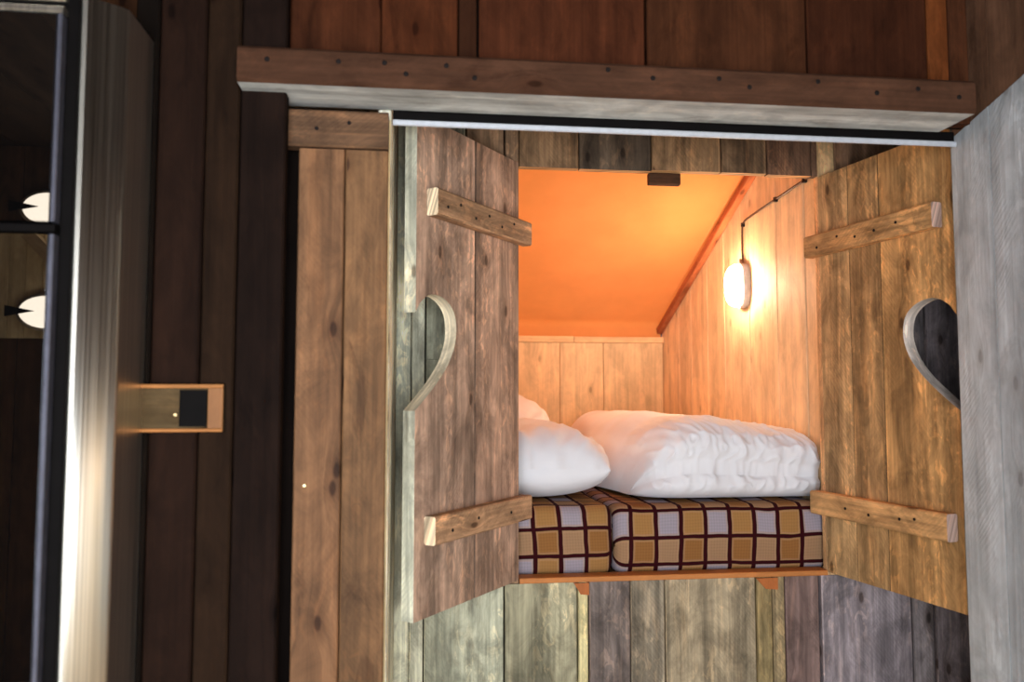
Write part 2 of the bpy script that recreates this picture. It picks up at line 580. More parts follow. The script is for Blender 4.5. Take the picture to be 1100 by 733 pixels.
m.box(-1.9, -0.12, -0.530, -0.522, 0, 2.0, S(20, 12, 8))  # near-black sheet stands for the shade in the gap beside the panel
struct(m.build('wall_front_backing', WOODB))
# left planks
m = MB()
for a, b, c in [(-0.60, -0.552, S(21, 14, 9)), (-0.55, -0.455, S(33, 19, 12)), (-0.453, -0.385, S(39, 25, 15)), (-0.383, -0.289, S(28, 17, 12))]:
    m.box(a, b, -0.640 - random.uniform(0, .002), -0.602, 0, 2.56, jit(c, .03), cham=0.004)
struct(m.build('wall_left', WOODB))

# ---- right side wall: grey weathered boards; brown boards above stand in for shade
m = MB()
A, B, N = (0, 1, 0), (0, 0, 1), (-1, 0, 0)
ys = [-0.530, -0.665, -0.80, -1.00, -1.25, -1.6, -2.0]
GREY = S(180, 185, 187)


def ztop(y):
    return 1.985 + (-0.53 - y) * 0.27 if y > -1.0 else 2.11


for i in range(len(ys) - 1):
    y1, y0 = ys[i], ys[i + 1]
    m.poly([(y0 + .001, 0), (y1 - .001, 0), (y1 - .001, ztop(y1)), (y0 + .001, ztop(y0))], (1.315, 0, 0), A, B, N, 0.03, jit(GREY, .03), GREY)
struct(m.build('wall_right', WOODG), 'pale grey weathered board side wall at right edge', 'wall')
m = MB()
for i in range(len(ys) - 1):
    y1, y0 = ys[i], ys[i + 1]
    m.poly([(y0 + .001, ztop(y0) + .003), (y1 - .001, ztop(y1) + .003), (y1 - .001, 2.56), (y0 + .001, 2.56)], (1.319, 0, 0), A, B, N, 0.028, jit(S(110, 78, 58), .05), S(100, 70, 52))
struct(m.build('wall_right_shaded', WOODB))

# ---- the room behind the camera
m = MB()
for i in range(12):
    m.box(-2.7 + i * .4, -2.302 + i * .4, -3.48, 1.75, -0.03, 0, jit(S(205, 188, 160), .06), along='y')
struct(m.build('floor', WOOD))
m = MB()
for i in range(11):
    m.box(-2.7 + i * .37, -2.332 + i * .37, -3.48, -0.56, 2.563, 2.59, jit(S(56, 40, 28), .08), along='y')
struct(m.build('ceiling', WOODB))
m = MB()
for i in range(10):
    m.box(-2.70, -2.67, -3.48 + i * .294, -3.19 + i * .294, 0, 2.56, jit(S(120, 90, 66), .08))
struct(m.build('wall_room_left', WOODB))
m = MB()
for i in range(6):
    m.box(1.345, 1.375, -3.48 + i * .247, -3.236 + i * .247, 0, 2.56, jit(S(226, 200, 160), .05))
struct(m.build('wall_room_right', WOODB))
# wall behind the camera with a wide garden window
WX0, WX1, WZ0, WZ1 = -1.25, 0.75, 0.25, 2.05
m = MB()
for i in range(11):
    x0 = -2.67 + i * .37
    x1 = min(x0 + .366, 1.345)
    for (a, b) in ((x0, min(x1, WX0)), (max(x0, WX1), x1)):
        if b - a > .02:
            m.box(a, b, -3.48, -3.445, 0, 2.56, jit(S(96, 70, 48), .06))
    a, b = max(x0, WX0), min(x1, WX1)
    if b - a > .02:
        m.box(a, b, -3.48, -3.445, 0, WZ0, jit(S(96, 70, 48), .06))
        m.box(a, b, -3.48, -3.445, WZ1, 2.56, jit(S(96, 70, 48), .06))
struct(m.build('wall_behind', WOODB))
m = MB()
for (a, b, c, d) in ((WX0, WX0 + .06, WZ0, WZ1), (WX1 - .06, WX1, WZ0, WZ1), (-0.28, -0.22, WZ0 + .06, WZ1 - .06)):
    m.box(a, b, -3.49, -3.43, c, d, S(90, 70, 52))
for (c, d) in ((WZ0, WZ0 + .06), (WZ1 - .06, WZ1)):
    m.box(WX0 + .06, WX1 - .06, -3.49, -3.43, c, d, S(90, 70, 52), along='x')
wf = m.build('window_1', WOODB)
struct(wf)
m = MB()
m.box(WX0 + .06, -0.28, -3.463, -3.459, WZ0 + .06, WZ1 - .06)
m.box(-0.22, WX1 - .06, -3.463, -3.459, WZ0 + .06, WZ1 - .06)
m.build('pane', PANE, wf)

# ---- bed nook shell
NX, NB, NL = 1.288, 1.762, -0.98
PINE = S(232, 200, 156)
m = MB()
for y0, y1 in ((0.037, 0.180), (0.188, 0.395), (0.398, 0.640), (0.642, 0.90), (0.902, 1.10), (1.102, 1.32), (1.322, 1.50), (1.502, 1.79)):
    m.box(NX, NX + .025, y0, y1, 0.3, 2.55, jit(PINE, .05), cham=.0025)
m.box(NX + .0255, NX + .033, 0.037, 1.79, 0.3, 2.55, S(60, 36, 20))
struct(m.build('wall_nook_right', WOODP))
m = MB()
xs = [-0.98, -0.76, -0.52, -0.27, 0.0, 0.27, 0.507, 0.727, 0.96, NX - .002]
for a, b in zip(xs, xs[1:]):
    m.box(a + .0012, b - .0012, NB, NB + .025, 0.3, 1.617, jit(S(234, 198, 148), .05), cham=.0025)
struct(m.build('wall_back', WOODP))
m = MB()
m.box(-0.98, 0.80, NB - .012, NB + .028, 1.618, 1.652, S(238, 196, 142), along='x', cham=.003)
m.box(0.803, NX - .002, NB - .012, NB + .028, 1.618, 1.650, S(236, 192, 138), along='x', cham=.003)
struct(m.build('trim_2', WOODP), 'pale pine capping rail along the low back wall of the bed nook', 'trim')
m = MB()
for i in range(7):
    m.box(NL - .027, NL, 0.037 + i * .249, 0.283 + i * .249, 0.3, 2.55, jit(PINE, .05))
struct(m.build('wall_nook_left', WOODP))
m = MB()
m.box(NL, -0.118, 0.002, 0.03, 0, 2.55, S(190, 150, 105))
struct(m.build('wall_nook_front', WOODP))


# canvas roof: short upright strip behind the back wall, then the slope up to the front
def canvas_pt(a, b):
    x = NL + a * (NX - 0.004 - NL)
    if b < 0.12:
        t = b / 0.12
        return (x, NB + 0.045 - 0.017 * t, 1.55 + t * 0.180)
    t = (b - 0.12) / 0.88
    y = NB + 0.028 - t * (NB + 0.028 - 0.045)
    z = 1.730 + t * 0.716
    sag = 0.030 * math.sin(math.pi * t) * math.sin(math.pi * min(1, max(0, (a - 0.1) / 0.9))) if t > 0 else 0
    wr = noise.noise(Vector((x * 2.3 + y * 1.2, y * 1.4, 3.0))) * 0.018 + noise.noise(Vector((x * 6 - y * 5, y * 2.0, 8.0))) * 0.006
    wr *= min(1, t * 6) * min(1, (1 - a) * 12)
    # short gathers where the roof meets the back strip
    wr += 0.008 * noise.noise(Vector((x * 14, 0.3, 1.0))) * math.exp(-t * 12) * min(1, t * 20) * min(1, (1 - a) * 8)
    return (x, y, z - sag + wr)


m = MB()
m.grid(canvas_pt, 90, 70)
struct(m.build('ceiling_canvas', CANVAS), 'sloping orange canvas tent roof over the bed', 'canvas roof')
# brown batten holding the canvas on the right wall
m = MB()
sl = math.atan2(0.427, 1)
d = Vector((0, -math.cos(sl), math.sin(sl)))
up = Vector((0, math.sin(sl), math.cos(sl)))
m.prism((NX - .0305, 1.772, 1.668), d * 1.82, (0.03, 0, 0), up * 0.034, S(176, 104, 66))
struct(m.build('trim_3', WOODB), 'brown diagonal batten along the canvas edge on the right nook wall', 'batten')

# =================================================================== THINGS
# ---- beam across the top
bm_ = empty('timber_beam', (-0.38, -0.62, 1.992))
tag(bm_, 'long brown timber beam across the top above the bed alcove', 'beam')
m = MB()
m.box(0, 1.642, -0.075, 0.066, 0, 0.077, S(79, 52, 37), along='x', cham=0.007, endcol=S(67, 45, 34))
for i in range(len(m.f)):
    if all(abs(m.v[k].z) < 0.0005 for k in m.f[i]):
        m.c[i] = S(190, 190, 184)  # daylight on the underside put into its pale colour
bb = m.build('beam_timber', WOODB, bm_)
for (x, z) in ((0.06, .048), (0.205, .05), (0.30, .052), (0.345, .03), (0.43, .052), (0.49, .028), (0.88, .046), (1.03, .052), (1.1, .036), (1.26, .056), (1.4, .036), (1.5, .05), (1.6, .035), (0.78, .06)):
    m = MB()
    m.disc((x, -0.0755, z), (0, -1, 0), 0.0055)
    m.build('nail', NAIL, bb)
st = MB()
st.box(-0.92, -0.572, -0.668, -0.642, 1.985, 2.065, S(30, 22, 18), along='x')
tag(st.build('timber_beam', WOODB), 'short dark beam end beside the steel cabinet top', 'beam')

# ---- aluminium sliding rail under the beam
rl = empty('sliding_rail', (-0.067, -0.553, 1.956))
tag(rl, 'aluminium rail with a shaded black slot running under the timber beam', 'rail')
m = MB()
m.box(0, 1.378, 0.004, 0.04, 0.0165, 0.0425, along='x')  # solid black bar stands for the shaded gap above the lip
m.build('shaded_slot', BLACK, rl)
m = MB()
m.box(0, 1.378, -0.004, 0.0035, 0.003, 0.0165, along='x', cham=.003)
m.build('aluminium_lip', ALU, rl)['label'] = 'silver aluminium lip'

# ---- narrow plank panel left of the opening
pn = empty('plank_panel', (-0.275, -0.585, 0))
tag(pn, 'narrow reddish-brown plank panel with short crosspiece, left of the bed opening', 'panel')
m = MB()
m.box(0.006, 0.105, 0.0, 0.028, 0, 1.889, S(124, 87, 58), cham=.003)
m.box(0.107, 0.200, 0.001, 0.028, 0, 1.889, S(119, 85, 55), cham=.003)
m.build('boards', wood_mat('reddish_worn_wood', 0.72, 0.9, 0.5, 0.7, 0.4, 1.0, (1.35, 1.25, 1.15, 1), .3), pn)
m = MB()
m.box(-0.022, 0.2005, -0.014, 0.027, 1.8905, 1.973, S(101, 73, 51), along='x', cham=.004)
cp = m.build('crosspiece', WOOD, pn)
for (x, z) in ((0.045, 1.93), (0.115, 1.945)):
    m = MB()
    m.disc((x, -0.0145, z), (0, -1, 0), 0.0045)
    m.build('nail', NAIL, cp)
m = MB()
m.box(0.197, 0.2035, 0.0285, 0.036, 0, 1.97, S(226, 200, 150))
m.build('edge_strip', WOODP, pn)['label'] = 'pale edge strip'
m = MB()
m.disc((0.030, -0.0005, 1.153), (0, -1, 0), 0.0042, .002, 10)
m.build('screw', BRASS, pn)['label'] = 'bright screw head'

# ---- pull plate on the left planks
pp = empty('pull_plate', (-0.572, -0.643, 1.273))
tag(pp, 'framed rectangular wooden pull plate with dark square on the left planks', 'pull plate')
m = MB()
m.box(0, 0.172, -0.010, 0.0, 0, 0.095, S(92, 74, 50), along='x')
m.build('plate', WOODB, pp)
m = MB()
m.box(0, 0.172, -0.017, -0.0105, 0.088, 0.096, S(186, 122, 66), along='x')
m.box(0, 0.172, -0.017, -0.0105, -0.001, 0.006, S(186, 122, 66), along='x')
m.box(0.142, 0.172, -0.016, -0.0105, 0.0065, 0.0875, S(160, 108, 66))
m.build('frame', WOODP, pp)['label'] = 'light brown frame edges'
m = MB()
m.box(0.086, 0.140, -0.0145, -0.0105, 0.010, 0.084, S(30, 22, 24), cham=.004)
m.build('insert', BLACK, pp)['label'] = 'dark square insert'
m = MB()
m.disc((0.078, -0.0105, 0.034), (0, -1, 0), 0.0042, .002, 10)
m.build('screw', BRASS, pp)['label'] = 'bright brass screw'


# ---- half-heart shutters
HEART = [(0.501, 1.548), (0.491, 1.562), (0.477, 1.578), (0.442, 1.597), (0.402, 1.598), (0.364, 1.585), (0.336, 1.560), (0.326, 1.524),
         (0.330, 1.484), (0.352, 1.438), (0.392, 1.393), (0.445, 1.349), (0.501, 1.308)]


def heart_edge(w, z0):
    """outline of the half-heart cut from its dip to its tip, as (s,z); s runs from the hinge, free edge at w"""
    k = w / 0.501
    Q = [HEART[0]] + HEART + [HEART[-1]]
    pts = []
    for i in range(1, len(Q) - 2):
        for j in range(5):
            t = j / 5
            r = []
            for ax in (0, 1):
                p0, p1, p2, p3 = Q[i - 1][ax], Q[i][ax], Q[i + 1][ax], Q[i + 2][ax]
                r.append(0.5 * (2 * p1 + (p2 - p0) * t + (2 * p0 - 5 * p1 + 4 * p2 - p3) * t * t + (3 * p1 - p0 - 3 * p2 + p3) * t ** 3))
            pts.append((min(r[0] * k, w), r[1] - z0))
    pts.append((w, HEART[-1][1] - z0))
    return pts


def shutter(name, hinge, free, nside, seams, cols, edgecol, cutcol, z0, z1, t, battens, label, btint, gap, bend):
    hx, hy = hinge
    d = Vector((free[0] - hx, free[1] - hy, 0))
    w = d.length
    d.normalize()
    n = Vector((-d.y, d.x, 0))
    if n.dot(Vector((nside[0], nside[1], 0))) < 0:
        n = -n
    root = empty(name, (hx, hy, z0))
    tag(root, label, 'shutter', 'half-heart shutters of the bed cupboard')
    m = MB()
    bounds = [0] + seams + [w]
    H = z1 - z0
    for i in range(len(bounds) - 1):
        a, b = bounds[i] + (gap if i else 0), bounds[i + 1] - (gap if i < len(bounds) - 2 else 0)
        off = -n * random.uniform(0, .002)
        if i < len(bounds) - 2:
            pts = [(a, 0), (b, 0), (b, H), (a, H)]
            m.poly(pts, off, d, (0, 0, 1), n, t, cols[i], edgecol if i == len(bounds) - 2 else tuple(x * .35 for x in cols[i][:3]) + (1,))
        else:
            hp = heart_edge(w, z0)
            pts = [(a, 0), (w, 0)] + list(reversed(hp)) + [(w, H), (a, H)]
            m.poly(pts, off, d, (0, 0, 1), n, t, cols[i], edgecol)
            k = len(m.f) - len(pts)
            for q in range(2, 2 + len(hp) - 1):
                m.c[k + q] = cutcol
            m.c[k + len(pts) - 1] = tuple(x * .3 for x in cols[i][:3]) + (1,)
    m.build('boards', WOOD, root)
    for (zb0, zb1, sa, sb, nails) in battens:
        b = MB()
        b.prism(d * sa + n * 0.0005 + Vector((0, 0, zb0 - z0)), d * (sb - sa), (0, 0, zb1 - zb0), n * 0.034, btint, .004, bend)
        bo = b.build('batten', WOOD, root)
        for (s, f) in nails:
            q = MB()
            q.disc(d * (sa + (sb - sa) * s) + n * 0.035 + Vector((0, 0, zb0 - z0 + (zb1 - zb0) * f)), n, .0042)
            q.build('nail', NAIL, bo)
    return root


NL6 = [(.22, .66), (.36, .36), (.50, .62), (.64, .34), (.79, .64), (.91, .4)]
shutter('shutter', (0.2885, -0.004), (-0.0120, -0.4050), (1, -0.7), [0.235], [S(176, 142, 118), S(168, 138, 116)],
        S(226, 224, 200), S(240, 224, 192), 0.806, 2.046, 0.036,
        [(1.793, 1.862, -0.022, 0.460, NL6), (0.983, 1.052, -0.020, 0.462, [(.25, .5), (.6, .6), (.85, .4)])],
        'left shutter, brown planks with pale half-heart edge, hinged beside the pillows', S(170, 132, 98), .0034, S(236, 214, 178))
shutter('shutter', (1.2415, -0.004), (1.3400, -0.4925), (-1, -0.25), [0.128, 0.250], [S(176, 142, 98), S(168, 132, 88), S(178, 136, 86)],
        S(214, 200, 170), S(206, 190, 176), 0.806, 2.032, 0.036,
        [(1.777, 1.843, -0.030, 0.466, [(.12, .35), (.3, .62), (.45, .4), (.6, .45), (.76, .55)]), (0.981, 1.050, -0.030, 0.480, [(.3, .5), (.48, .42), (.7, .5), (.8, .6)])],
        'right shutter, golden-lit planks with dark half-heart hole, beside the grey wall', S(190, 146, 96), .0010, S(178, 150, 136))

# ---- catch block under the header
m = MB()
m.box(0.706, 0.806, 0.030, 0.056, 2.004, 2.040, S(84, 58, 42), along='x', cham=.003)
tag(m.build('catch_block', WOODB), 'small dark wooden catch block hanging under the opening header', 'catch block')

# ---- bed: platform, two mattresses
m = MB()
m.box(NL + .01, NX - .01, 0.06, NB - .02, 0.765, 0.795, S(190, 150, 108), along='x')
for x in (NL + .02, 0.2, NX - .09):
    m.box(x, x + .07, 0.07, NB - .03, 0, 0.764, S(180, 140, 100), along='z')
tag(m.build('bed_platform', WOODP), 'wooden bed platform under the plaid mattresses', 'bed base')


def mattress(name, x0, x1, label, tilt, phase):
    z0, z1, y0, y1 = 0.797, 1.006, 0.052, NB - .03
    r = 0.034
    m = MB()
    prof = [(y1, z0, 0)]                # closed profile in (y,z) with running length v (0 at front bottom)
    pts = [(y1 - .5, z0), (y0 + r, z0)]
    for k in range(7):
        an = math.pi * 1.5 - math.pi / 2 * k / 6
        pts.append((y0 + r + r * math.cos(an), z0 + r + r * math.sin(an)))
    for k in range(1, 6):
        pts.append((y0 - 0.006 * math.sin(math.pi * k / 6), z0 + r + (z1 - z0 - 2 * r) * k / 6))
    for k in range(7):
        an = math.pi - math.pi / 2 * k / 6
        pts.append((y0 + r + r * math.cos(an), z1 - r + r * math.sin(an)))
    for k in range(1, 15):
        pts.append((y0 + r + (y1 - y0 - 2 * r) * k / 15, z1))
    for k in range(7):
        an = math.pi / 2 - math.pi / 2 * k / 6
        pts.append((y1 - r + r * math.cos(an), z1 - r + r * math.sin(an)))
    for k in range(7):
        an = -math.pi / 2 * k / 6
        pts.append((y1 - r + r * math.cos(an), z0 + r + r * math.sin(an)))
    n = len(pts)
    L = [0]
    for i in range(n):
        p, q = pts[i], pts[(i + 1) % n]
        L.append(L[-1] + math.hypot(q[0] - p[0], q[1] - p[1]))
    # x stations with rounded ends
    xs = []
    R = 0.03
    for k in range(6):
        an = math.pi / 2 * k / 5
        xs.append((x0 + R - R * math.cos(an), R - R * math.sin(an)))
    for k in range(1, 24):
        xs.append((x0 + R + (x1 - x0 - 2 * R) * k / 24, 0))
    for k in range(6):
        an = math.pi / 2 * (1 - k / 5)
        xs.append((x1 - R + R * math.cos(an), R - R * math.sin(an)))
    cy, cz = (y0 + y1) / 2, (z0 + z1) / 2
    b = len(m.v)
    for (x, ins) in xs:
        for (y, z) in pts:
            yy = y + (ins if y < cy else -ins) * (1 if abs(y - cy) > 0.3 else 0)
            zz = z + (ins if z < cz else -ins) * 0.8
            lump = noise.noise(Vector((x * 5 + phase, yy * 5, zz * 5))) * 0.006
            m.v.append(Vector((x, yy + (lump if y < y0 + r else 0), zz + (lump if z > z1 - r else 0) + (tilt * (x - x1) if z > z0 + r else 0))))
    for i in range(len(xs) - 1):
        for j in range(n):
            k = (j + 1) % n
            q = [b + i * n + j, b + i * n + k, b + (i + 1) * n + k, b + (i + 1) * n + j]
            off = L[1]
            u0, u1 = xs[i][0] - x0, xs[i + 1][0] - x0
            m.face(q, [(u0 + phase - tilt * 2 * (L[j] - off), L[j] - off + tilt * u0), (u0 + phase - tilt * 2 * (L[j + 1] - off), L[j + 1] - off + tilt * u0),
                       (u1 + phase - tilt * 2 * (L[j + 1] - off), L[j + 1] - off + tilt * u1), (u1 + phase - tilt * 2 * (L[j] - off), L[j] - off + tilt * u1)], (1, 1, 1, 1), 0, True)
    m.face([b + j for j in reversed(range(n))], [(p[0], p[1]) for p in reversed(pts)], (1, 1, 1, 1))
    e = b + (len(xs) - 1) * n
    m.face([e + j for j in range(n)], [(p[0], p[1]) for p in pts], (1, 1, 1, 1))
    # shift plaid rows so a dark line runs near the top edge
    m.uv = [[(a, c + PH) for (a, c) in f] for f in m.uv]
    return tag(m.build(name, PLAID), label, 'mattress', 'plaid mattresses in the bed nook')


PH = 0.031
mattress('mattress', NL + .015, 0.588, 'left plaid mattress, under the white pillows', -0.02, 0.012)
mattress('mattress', 0.592, NX - .008, 'right plaid mattress, longer and under the white duvet', 0.004, 0.030)


# ---- pillows and duvet: soft closed shapes with real wrinkles
def cushion(name, cx, cy, z0, lx, ly, h, label, cat, seed, rot=0, p=3.4, wr=0.012, n=64, mat=None, group=None, tilt=0.0, shape=None, front=1.0):
    m = MB()

    def pt(u, v, top):
        a, b = u * 2 - 1, v * 2 - 1
        # rounded-rectangle plan: pull the corners in
        k = (1 - abs(a) ** p) * (1 - abs(b) ** p)
        e = max(0.0, k)
        x = a * lx * (1 - 0.05 * abs(b) ** 3)
        y = b * ly * (1 - 0.05 * abs(a) ** 3)
        hh = e ** 0.37
        if top:
            z = h * 0.42 + h * 0.58 * hh
        else:
            z = h * 0.42 - h * 0.42 * min(1, hh * 1.15)
        # bulge of the side walls
        s = 1.0
        x *= s
        y *= s
        P = Vector((x, y, z))
        edge = max(abs(a), abs(b))
        w1 = noise.noise(Vector((x * 6 + seed, y * 6, z * 6 + seed)))
        ridge = 1 - abs(noise.noise(Vector((x * 9 + y * 5 + seed, y * 3.0 - x * 2, z * 4))))
        ridge2 = 1 - abs(noise.noise(Vector((x * 22 - y * 9 + seed, y * 7, z * 12 + 2))))
        amt = wr * (0.5 + 0.9 * edge ** 3)
        dz = w1 * wr * 0.9 + (ridge - 0.75) * amt * 1.6 + (ridge2 - 0.75) * amt * 0.8
        if top:
            P.z += dz * min(1, hh * 1.5)
            P.x += dz * 0.4 * a
            P.y += dz * 0.5 * b
        if shape:
            P = shape(P, a, b, top)
        P.z += tilt * x
        c, s_ = math.cos(rot), math.sin(rot)
        return (cx + P.x * c - P.y * s_, cy + P.x * s_ + P.y * c, z0 + P.z)

    def spread(t):      # denser grid towards the rim
        return 0.5 - 0.5 * math.cos(math.pi * (0.04 + 0.92 * t)) if False else t - 0.10 * math.sin(4 * math.pi * t) / 2 * 0 + 0.075 * -math.sin(2 * math.pi * t)
    m.grid(lambda u, v: pt(0.5 - 0.5 * math.cos(math.pi * u), 0.5 - 0.5 * math.cos(math.pi * v), True), n, n)
    m.grid(lambda u, v: pt(0.5 - 0.5 * math.cos(math.pi * u), 0.5 - 0.5 * math.cos(math.pi * v), False), n, n, flip=True)
    o = m.build(name, mat or WHITE_C)
    # weld the rim
    import bmesh
    b = bmesh.new()
    b.from_mesh(o.data)
    bmesh.ops.remove_doubles(b, verts=b.verts, dist=0.0004)
    b.to_mesh(o.data)
    b.free()
    return tag(o, label, cat, group)


ZM = 1.012
cushion('pillow', 0.17, 0.43, 1.021, 0.44, 0.33, 0.235, 'white pillow nearest the front, beside the left shutter', 'pillow', 3.1, rot=0.04, wr=0.021, tilt=-0.02, group='white bed pillows')
cushion('pillow', 0.12, 1.16, 1.022, 0.44, 0.33, 0.345, 'white pillow behind the front pillow, against the back wall', 'pillow', 8.3, rot=-0.05, wr=0.017, tilt=-0.02, group='white bed pillows')


def make_duvet():
    """thick duvet folded once: two stacked soft rolls at the front, top falling towards the right wall"""
    X0, X1, Y0, Y1, Z0, H = 0.635, NX - 0.004, 0.105, 1.46, 1.0125, 0.262
    nu, prof = 210, []

    def arc(cy, cz, ry, rz, a0, a1, n):
        for k in range(n):
            t = math.radians(a0 + (a1 - a0) * k / n)
            prof.append((cy + ry * math.cos(t), cz + rz * math.sin(t)))
    for k in range(24):
        prof.append((Y1 - .1 - (Y1 - Y0 - .18) * k / 24, 0.0))
    arc(Y0 + .075, .052, .072, .052, 270, 140, 26)              # lower roll
    arc(Y0 + .130, .168, .132, .094, 205, 100, 36)              # upper roll
    for k in range(40):
        t = k / 40
        prof.append((Y0 + .11 + (Y1 - Y0 - .26) * t, .2605 + .016 * math.sin(math.pi * t) - 0.012 * t))
    arc(Y1 - .13, .13, .13, .13, 85, -90, 26)
    n = len(prof)
    m = MB()
    for i in range(nu + 1):
        u = 0.5 - 0.5 * math.cos(math.pi * i / nu)
        x = X0 + (X1 - X0) * u
        left = max(0.0, 1 - (x - X0) / 0.24)
        right = max(0.0, 1 - (X1 - x) / 0.035)
        sq = math.sqrt(max(0.0, 1 - left ** 2.2)) * (0.86 + 0.14 * math.sqrt(max(0.0, 1 - right ** 2.5)))
        drop = 1 - 0.21 * max(0, (x - 0.82) / 0.44) ** 1.3
        for (y, z) in prof:
            yy = y + 0.17 * (1 - sq) ** 1.2 * min(1, abs(y - .6) / .4) * (1 if y < .6 else -1)
            zz = z * sq * (drop if z > .1 else 1 - (1 - drop) * .8)
            front = max(0.0, 1 - (y - Y0) / 0.42)
            up = min(1.0, z / 0.05)
            q = Vector((x * 7, yy * 5, zz * 6))
            soft = noise.noise(q) * 0.012
            # gathers: creases that run down the front and fan out over the top edge
            ph = x * 62 + (yy - Y0) * 46 + 2.2 * noise.noise(Vector((x * 8, yy * 4, zz * 9 + 4)))
            gather = (1 - abs(math.sin(ph * 0.5))) ** 1.5 * 0.0125 * front * (0.35 + 0.65 * abs(noise.noise(Vector((x * 11, yy * 6, 3)))) * 2)
            fine = (1 - abs(noise.noise(Vector((x * 30 + yy * 14, yy * 12, zz * 26))))) ** 3 * 0.010 * front
            fold = -0.009 * math.exp(-((yy - (0.36 + 0.35 * (x - 0.62))) / 0.032) ** 2) * (1 if z > .15 else 0)
            fold += -0.010 * math.exp(-((yy - (0.62 + 0.18 * (x - 0.62))) / 0.03) ** 2) * (1 if z > .15 else 0)
            d = (soft + gather + fine) * up * min(1.0, sq * 1.6)
            ny = -1.0 if y < Y0 + .10 else (-0.45 if y < Y0 + .2 else 0.0)
            m.v.append(Vector((x + 0.06 * front * (1 - u) ** 2, yy + ny * d * 0.9, Z0 + max(0, zz + (d * (0.35 if ny < -.9 else 0.9) + fold * sq) * up))))
    for i in range(nu):
        for j in range(n):
            k = (j + 1) % n
            m.face([i * n + j, i * n + k, (i + 1) * n + k, (i + 1) * n + j], [(0, 0)] * 4, (1, 1, 1, 1), 0, True)
    m.face([j for j in reversed(range(n))], [(0, 0)] * n, (1, 1, 1, 1), 0, True)
    m.face([nu * n + j for j in range(n)], [(0, 0)] * n, (1, 1, 1, 1), 0, True)
    return tag(m.build('duvet', WHITE_C), 'thick white rumpled duvet folded on the right mattress', 'duvet')


make_duvet()

# ---- lamp on the right nook wall
lp = empty('wall_lamp', (NX, 0.679, 1.780))
tag(lp, 'lit oval bulkhead lamp on the right wall of the bed nook', 'wall lamp', 'bulkhead lamps of the bed nook')


def oval(m, x_of, ry, rz, rings, seg=32, pw=2.6):
    """lathe-like superellipse rings: rings = [(x, scale)]"""
    b = len(m.v)
    for (x, s) in rings:
        for k in range(seg):
            an = 2 * math.pi * k / seg
            c, si = math.cos(an), math.sin(an)
            m.v.append(Vector((x, math.copysign(abs(c) ** (2 / pw), c) * ry * s, math.copysign(abs(si) ** (2 / pw), si) * rz * s)))
    for i in range(len(rings) - 1):
        for k in range(seg):
            j = (k + 1) % seg
            m.face([b + i * seg + k, b + (i + 1) * seg + k, b + (i + 1) * seg + j, b + i * seg + j], [(0, 0)] * 4, (1, 1, 1, 1), 0, True)
    e = b + (len(rings) - 1) * seg
    m.face([e + k for k in reversed(range(seg))], [(0, 0)] * seg, (1, 1, 1, 1), 0, True)
    m.face([b + k for k in range(seg)], [(0, 0)] * seg, (1, 1, 1, 1), 0)


m = MB()
oval(m, None, 0.056, 0.090, [(-0.0005, 1.0), (-0.026, 1.0), (-0.030, 0.96)])
m.build('lamp_base', LAMPBASE, lp)
m = MB()
oval(m, None, 0.050, 0.084, [(-0.0305, 1.0), (-0.048, 0.98), (-0.060, 0.90), (-0.070, 0.74), (-0.076, 0.5), (-0.078, 0.2)])
m.build('lamp_globe', GLOW, lp)['label'] = 'glowing white globe'
m = MB()
m.tube([(-0.014, 0.0, 0.088), (-0.014, 0.0, 0.108)], 0.009, 10)
m.build('cable_gland', CABLE, lp)

lq = lp.copy()  # second nook lamp, added out of view to warm the light
COL.objects.link(lq)
lq.location = (NL, 0.80, 1.82)
lq.rotation_euler = (0, 0, math.pi)
lq['label'] = 'added unseen oval lamp on the left nook wall, behind the left shutter'
for ch in list(lp.children):
    c_ = ch.copy()
    COL.objects.link(c_)
    c_.parent = lq
ca = empty('lamp_cable', (NX, 0.679, 1.886))
tag(ca, 'thin dark cable clipped to the wall above the nook lamp', 'cable')
P0 = [(0, 0.0, 0.003), (0, 0.004, 0.04), (0, 0.003, 0.09), (0, 0.001, 0.125), (0, -0.006, 0.142), (0, -0.022, 0.151), (0, -0.05, 0.155), (0, -0.16, 0.163), (0, -0.30, 0.170), (0, -0.42, 0.177), (0, -0.56, 0.184), (0, -0.64, 0.20)]
m = MB()
m.tube([(-0.008, y, z) for (_, y, z) in P0], 0.0042, 8)
m.build('cord', CABLE, ca)
for (y, z) in ((-0.004, 0.140), (-0.30, 0.170), (-0.52, 0.182)):
    m = MB()
    m.box(-0.0135, 0.0, y - .008, y + .008, z - .008, z + .008, cham=.003)
    m.build('clip', NAIL, ca)

# ---- steel cabinet with dark glass doors at the left edge
CX, CY = -0.611, -0.830
cb = empty('steel_cabinet', (CX, CY, 0))
tag(cb, 'tall steel cabinet with dark glass doors at the left edge', 'cabinet')
ZT = 2.085
m = MB()
# carcass side with a softly rounded front corner (vertical extrusion)
prof = [(-0.72, 0.185), (0.051, 0.185), (0.051, 0.0454), (0.0464, 0.0385), (0.0406, 0.0325), (0.0343, 0.0271), (0.0278, 0.022), (0.0211, 0.0171), (0.0142, 0.0125), (0.0072, 0.0081), (0.0, 0.004), (-0.008, 0.0005), (-0.02, 0.0), (-0.72, 0.0)]
b = len(m.v)
for z in (0.0, ZT):
    for (x, y) in prof:
        m.v.append(Vector((x, y, z)))
n = len(prof)
for i in range(n):
    j = (i + 1) % n
    m.face([b + j, b + i, b + n + i, b + n + j], [(0, 0)] * 4, (1, 1, 1, 1), 0, 2 <= i <= 10)
m.face([b + i for i in range(n)], [(0, 0)] * n, (1, 1, 1, 1))
m.face([b + n + i for i in reversed(range(n))], [(0, 0)] * n, (1, 1, 1, 1))
m.build('carcass', STEEL, cb)
m = MB()
